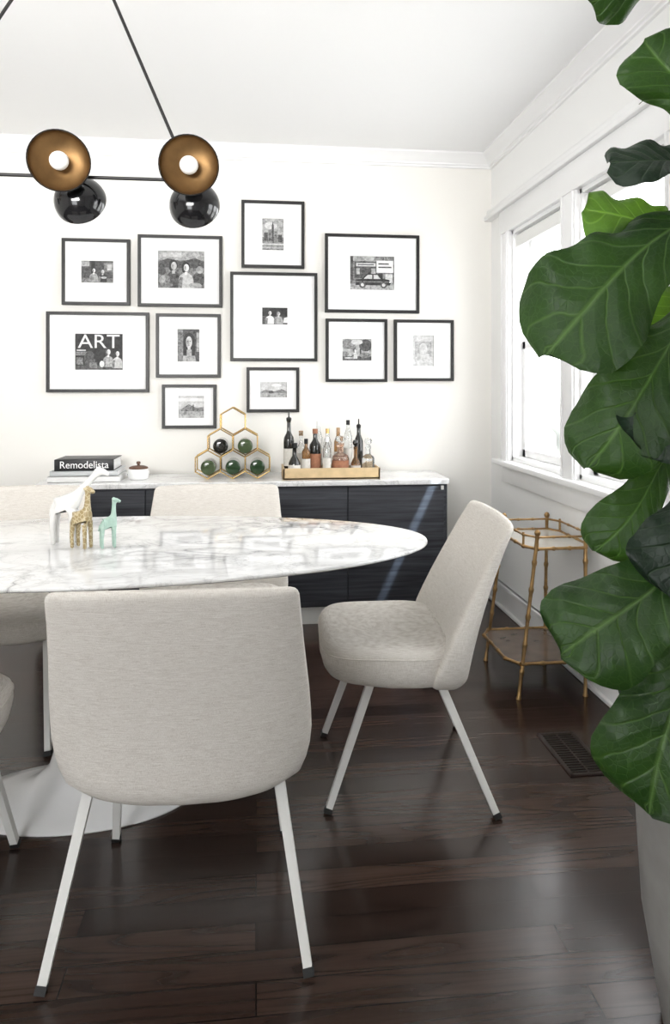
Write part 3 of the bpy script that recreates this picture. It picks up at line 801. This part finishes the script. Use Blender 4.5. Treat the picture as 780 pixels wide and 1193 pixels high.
# ------------------------------------------------------------------ chandelier
cx, cy, cz = -.50, 2.02, 1.782
chd = empty("chandelier", (cx, cy, H), "black rod chandelier with brass lined dome shades", "chandelier")
def rel(p): return (p[0]-cx, p[1]-cy, p[2]-H)
LR, LL = .32, .46
bm = bmesh.new(); add_tube(bm, rel((cx-LL, cy, cz)), rel((cx+LR, cy, cz)), .0050, n=12); finish(bm, "crossbar", M_blackmet, chd)
for s, L_ in ((-1, LL), (1, LR)):
    bm = bmesh.new(); add_tube(bm, rel((cx+s*.008, cy, H-.02)), rel((cx+s*L_, cy, cz)), .0045, n=12)
    finish(bm, "hanging_rod", M_blackmet, chd)
bm = bmesh.new(); lathe(bm, [(.001, 0), (.06, 0), (.06, -.018), (.055, -.024), (.001, -.024)], 32); finish(bm, "ceiling_canopy", M_blackmet, chd)
def dome(center, axis, r, outer, inner, dk=.72):
    ax = Vector(axis).normalized()
    q = Vector((0, 0, 1)).rotation_difference(ax).to_matrix()
    c = Vector(rel(center))
    bm = bmesh.new()
    po = [(r*math.sin(a), r*dk-r*dk*math.cos(a)) for a in [i*pi/2/10 for i in range(11)]]
    pin = [((r-.003)*math.sin(a), r*dk-(r*dk-.003)*math.cos(a)) for a in [i*pi/2/10 for i in range(10, -1, -1)]]
    rings = po+pin
    n = 40; vr = []
    for rr, z in rings:
        vr.append([bm.verts.new(c + q @ Vector((max(rr, .0004)*math.cos(2*pi*i/n), max(rr, .0004)*math.sin(2*pi*i/n), z))) for i in range(n)])
    for k, (a, b) in enumerate(zip(vr, vr[1:])):
        for i in range(n):
            f = bm.faces.new((a[i], a[(i+1) % n], b[(i+1) % n], b[i])); f.material_index = 0 if k < 11 else 1
    sh = finish(bm, "shade", [outer, inner], chd, angle=60)
    bm = bmesh.new(); lathe(bm, [(.001, .003), (.014, .003), (.014, .022), (.001, .022)], 20, origin=c, M=q); finish(bm, "lamp_socket", M_brassd, chd)
    bm = bmesh.new(); br = .025
    lathe(bm, [(.010, .018)] + [(br*math.sin(a), .040-br*math.cos(a)) for a in [pi*(.18+.82*i/12) for i in range(13)]], 24, origin=c, M=q); finish(bm, "bulb", M_bulb, chd)
for k, (bx, ox, oz) in enumerate(((cx+.315, .002, -.034), (cx-.030, .028, -.030), (cx-.44, .03, -.03))):
    tocam = Vector((0.0-bx, -cy, 1.2-cz)).normalized()
    ax = (tocam + Vector((.03, 0, .14))).normalized()
    dome((bx, cy-.035, cz+.026), ax, .081, M_black, M_brassd, .50)
    ax2 = Vector((.10, .90, -.32)).normalized()
    dome(Vector((bx+ox, cy-.005, cz+oz)) , ax2, .073, M_black, M_brassd, .95)
    bm = bmesh.new(); add_tube(bm, rel((bx, cy, cz)), rel((bx, cy-.04, cz+.026)), .008, n=12); add_tube(bm, rel((bx, cy, cz)), rel((bx+ox, cy-.0, cz+oz)), .008, n=12)
    finish(bm, "shade_joint", M_blackmet, chd)

# ------------------------------------------------------------------ bar cart
ct = empty("bar_cart", (1.165, 2.83, 0), "antique gilt bamboo-style metal two tier bar cart", "bar cart")
def shelf_poly(l, r_, h, c): # elongated octagon
    return [(l+c, -h), (r_-c, -h), (r_, -h+c*1.6), (r_, h-c*1.6), (r_-c, h), (l+c, h), (l, h-c*1.6), (l, -h+c*1.6)]
def bamboo(bm, p, q, r=.007, step=.075):
    p, q = Vector(p), Vector(q); L = (q-p).length; n = max(1, round(L/step)); pts = []; rad = []
    for i in range(n):
        a, b = i/n, (i+1)/n
        for t, rr in ((a, 1.35), (a+.05*(b-a), 1.35), (a+.12*(b-a), 1.0), (a+.5*(b-a), .9), (a+.88*(b-a), 1.0), (a+.95*(b-a), 1.25)):
            pts.append(p.lerp(q, t)); rad.append(r*rr)
    pts.append(q); rad.append(r*1.35)
    add_path(bm, pts, rad, 10)
polyT = shelf_poly(-.115, .15, .185, .035); polyB = shelf_poly(-.190, .15, .195, .04)
zT, zB = .575, .135
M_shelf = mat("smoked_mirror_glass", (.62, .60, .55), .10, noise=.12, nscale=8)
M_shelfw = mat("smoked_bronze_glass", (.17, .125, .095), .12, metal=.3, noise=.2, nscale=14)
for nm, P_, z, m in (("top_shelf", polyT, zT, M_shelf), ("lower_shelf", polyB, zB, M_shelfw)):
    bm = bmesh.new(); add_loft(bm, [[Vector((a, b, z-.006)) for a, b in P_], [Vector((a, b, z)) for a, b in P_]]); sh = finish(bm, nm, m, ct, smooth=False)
    bm = bmesh.new()
    for i in range(8):
        a, b = P_[i], P_[(i+1) % 8]
        bamboo(bm, (a[0], a[1], z), (b[0], b[1], z), .0065)
        if nm == "top_shelf":
            bamboo(bm, (a[0], a[1], z+.045), (b[0], b[1], z+.045), .0045)
            add_tube(bm, (a[0], a[1], z), (a[0], a[1], z+.055), .005, n=8)
    finish(bm, "shelf_rim", M_gilt, ct)
for i in (0, 1, 4, 5):
    a, b = polyT[i], polyB[i]
    bm = bmesh.new(); bamboo(bm, (b[0]+(b[0]-a[0])*.15, b[1]+(b[1]-a[1])*.15, .0), (a[0], a[1], zT+.05), .0075, .11)
    lathe(bm, [(.006, 0), (.011, .006), (.012, .014), (.008, .022), (.001, .026)], 16, origin=(a[0], a[1], zT+.05))
    finish(bm, "post", M_gilt, ct)

# ------------------------------------------------------------------ fiddle leaf fig
pc = Vector((.915, 1.20, 0))
fg = empty("potted_fig_tree", pc, "large fiddle leaf fig in grey cement pot", "potted plant")
bm = bmesh.new()
lathe(bm, [(.001, 0), (.155, 0), (.165, .01), (.20, .22), (.215, .47), (.217, .482), (.212, .486), (.203, .482), (.200, .47), (.196, .42), (.001, .42)], 56)
finish(bm, "pot", M_pot, fg)
bm = bmesh.new(); lathe(bm, [(.001, .405), (.196, .405), (.195, .428), (.10, .436), (.001, .438)], 40); finish(bm, "soil", M_soil, fg)
trunk = [(0, 0, .41), (.02, .01, .65), (-.01, .02, .95), (.02, 0, 1.25), (.0, .01, 1.55), (.03, 0, 1.85), (.02, .02, 2.15)]
def trunk_at(z):
    for a, b in zip(trunk, trunk[1:]):
        if z <= b[2]:
            t = max(0, (z-a[2])/(b[2]-a[2])); return Vector(a).lerp(Vector(b), t)
    return Vector(trunk[-1])
lp = [(0, .02), (.03, .22), (.08, .36), (.18, .52), (.30, .60), (.42, .66), (.55, .80), (.68, .95), (.78, 1.0), (.87, .93), (.93, .76), (.97, .52), (1, .06)]
bmL = bmesh.new(); uvl = bmL.loops.layers.uv.new("UVMap")
bmB = bmesh.new()
add_path(bmB, trunk, [.018, .017, .015, .014, .012, .010, .006], 12)
def leaf(base, tip, nrm, hw, mi, arch=.02, fold=.15, wave=.012, ph=0.0, stem=True):
    base = Vector(base)-pc; tip = Vector(tip)-pc
    a = tip-base; L = a.length; a.normalize()
    n = Vector(nrm); n = (n-a*n.dot(a)).normalized(); sd = a.cross(n)
    NS, NQ = 32, 9; grid = []
    for i in range(NS+1):
        s = i/NS; w = hw*lerp_tab(lp, s)
        c = base + a*L*s + n*(arch*4*s*(1-s)) + sd*(.012*math.sin(s*4+ph))
        row = []
        for j in range(-NQ, NQ+1):
            q = j/NQ
            off = fold*abs(q)*w + wave*q*q*math.sin(s*9+ph+(1.7 if q > 0 else 0)) + wave*.5*q*q*math.sin(s*23+ph*2+q*3) - .18*w*q**4
            wj = 1+.04*math.sin(s*15+ph+q*2)
            row.append((bmL.verts.new(c + sd*(w*q*wj) + n*off + a*(.02*L*math.sin(s*7+ph)*q)), (q*.5+.5, s)))
        grid.append(row)
    for i in range(NS):
        for j in range(2*NQ):
            vs = (grid[i][j], grid[i][j+1], grid[i+1][j+1], grid[i+1][j])
            f = bmL.faces.new([v[0] for v in vs]); f.material_index = mi; f.smooth = True
            for lo, v in zip(f.loops, vs): lo[uvl].uv = v[1]
    if stem:
        t = trunk_at(base.z-.03)
        mid = (t+base)/2 + Vector((0, 0, -.01))
        add_path(bmB, [t, mid, base, base+a*L*.5+n*(arch*.9)], [.0055, .004, .0038, .0015], 8)
LV = [
 ((.78, 1.10, 1.93), (.565, 1.15, 1.865), (-.1, -.5, -.8), .060, 0, .01, .1, .012, 0),
 ((.785, 1.15, 1.63), (.685, 1.17, 1.815), (-.5, -.8, .1), .075, 0, .02, .2, .014, 1),
 ((.80, 1.20, 1.59), (.620, 1.19, 1.600), (-.1, -.62, .5), .065, 2, .02, .1, .012, 2),
 ((.79, 1.24, 1.49), (.605, 1.26, 1.525), (-.2, -.8, .5), .070, 1, .02, .1, .014, 3),
 ((.785, 1.18, 1.505), (.497, 1.20, 1.265), (-.35, -.85, .35), .120, 0, .035, .12, .022, .5),
 ((.79, 1.22, 1.385), (.69, 1.24, 1.285), (-.2, -.9, .3), .060, 1, .01, .1, .012, 2.5),
 ((.775, 1.15, 1.345), (.565, 1.17, 1.065), (-.65, -.70, .05), .088, 0, .03, .15, .020, 1.8),
 ((.80, 1.12, 1.255), (.640, 1.10, 1.085), (-.3, -.7, .6), .075, 2, .02, .1, .016, 4),
 ((.80, 1.12, 1.10), (.685, 1.10, .850), (-.6, -.65, .3), .080, 2, .02, .2, .018, 5),
 ((.76, 1.22, 1.075), (.610, 1.23, .905), (-.5, -.8, .1), .060, 0, .02, .1, .012, 2),
 ((.77, 1.17, .925), (.525, 1.16, .735), (-.25, -.75, .55), .100, 0, .03, .12, .018, 3.3),
 ((.80, 1.24, .88), (.69, 1.26, .765), (-.3, -.8, .4), .070, 1, .01, .1, .012, .2),
 ((.765, 1.13, .810), (.640, 1.10, .500), (-.50, -.80, .05), .105, 0, .03, .15, .020, 5.5),
 ((.80, 1.20, .72), (.70, 1.30, .60), (-.3, -.6, .6), .08, 2, .02, .1, .012, 1),
]
for l in LV: leaf(*l)
rr = random.Random(3)
for i in range(20):
    z = .72 + 1.3*i/20
    ang = rr.uniform(-1.5, 1.6) + (0 if i % 2 else .6)
    t = trunk_at(z)+pc
    dirv = Vector((math.cos(ang), math.sin(ang), 0))
    b = t + dirv*.06 + Vector((0, 0, .03)); 
    tp = b + dirv*rr.uniform(.20, .24) + Vector((0, 0, rr.uniform(-.16, .06)))
    if tp.x > 1.25: tp.x = 1.25
    leaf(b, tp, (dirv.x*.3, dirv.y*.3, 1), rr.uniform(.07, .09), rr.choice((0, 0, 1, 2)), .02, .12, .014, rr.uniform(0, 6))
bmesh.ops.recalc_face_normals(bmB, faces=bmB.faces)
finish(bmB, "trunk", M_bark, fg)
me = bpy.data.meshes.new("foliage"); bmL.to_mesh(me); bmL.free()
for m in (M_leafA, M_leafB, M_leafC): me.materials.append(m)
fo = bpy.data.objects.new("foliage", me); C.objects.link(fo); fo.parent = fg

# ------------------------------------------------------------------ outside
M_out = mat("pale_paving", (.80, .80, .78), .9, noise=.05, nscale=2)
bm = bmesh.new(); add_box(bm, (W+.2, -6, -.45), (14, 14, -.40)); o = finish(bm, "ground", M_out, smooth=False); structure(o)
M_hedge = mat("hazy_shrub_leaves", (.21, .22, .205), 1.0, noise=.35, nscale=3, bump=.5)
bm = bmesh.new()
rs = random.Random(5)
for i in range(7):
    c = Vector((3.1+i*.55, 8.6+i*.35+rs.uniform(-.2, .2), .1)); rad = rs.uniform(.55, .85)
    res = bmesh.ops.create_icosphere(bm, subdivisions=4, radius=rad)
    for v in res["verts"]:
        p = v.co.copy(); v.co = p*(1+.28*mnoise.noise(p*3+Vector((i, 0, 0)))+.10*mnoise.noise(p*11)) + c
        v.co.z = max(v.co.z, -.40)
o = finish(bm, "hedge", M_hedge); tag(o, "hazy green garden hedge beyond the window", "hedge"); o["kind"] = "stuff"

# ------------------------------------------------------------------ light
wd = bpy.data.worlds.new("sky"); bpy.context.scene.world = wd; wd.use_nodes = True
bg = wd.node_tree.nodes["Background"]; bg.inputs["Color"].default_value = (.97, .985, 1.0, 1); bg.inputs["Strength"].default_value = 7.4

def area(name, loc, target, sx, sy, power, spread, col, longax=None):
    l = bpy.data.lights.new(name, "AREA"); l.shape = "RECTANGLE"; l.size = sx; l.size_y = sy
    l.energy = power; l.spread = math.radians(spread); l.color = col
    o = bpy.data.objects.new(name, l); C.objects.link(o); o.location = loc
    d = (Vector(target)-Vector(loc)).normalized()
    if longax is None: o.rotation_euler = d.to_track_quat("-Z", "Y").to_euler()
    else:
        x = Vector(longax); x = (x-d*x.dot(d)).normalized(); z = -d; y = z.cross(x)
        o.rotation_euler = Matrix((x, y, z)).transposed().to_euler()
    return o
# added fill light, unseen behind the camera, to brighten the ceiling
area("ceiling_fill", (-1.0, -.3, 1.80), (-1.0, 2.0, 2.53), 1.4, .5, 41, 100, (1.0, .985, .96))
# thin shaft of daylight slipping through the far window onto the sideboard
mid = Vector((.76, 3.53, .415)); dv = Vector((-1, .6, -1.1))
src = mid - dv*.99
area("sun_shaft", src, mid, .36, .028, .20, 1.0, (.68, .84, 1.0), longax=(.293, 0, .63))

# ------------------------------------------------------------------ camera
cam = bpy.data.cameras.new("camera"); co = bpy.data.objects.new("camera", cam); C.objects.link(co)
cam.sensor_fit = "HORIZONTAL"; cam.sensor_width = 36; cam.lens = 36*825/780
cam.shift_y = -(596.5-452)/780
cam.clip_start = .02
co.location = (0, 0, 1.2); co.rotation_euler = (pi/2, 0, -math.radians(6.36))
bpy.context.scene.camera = co
bpy.context.scene.view_settings.view_transform = "Standard"
bpy.context.scene.view_settings.look = "None"
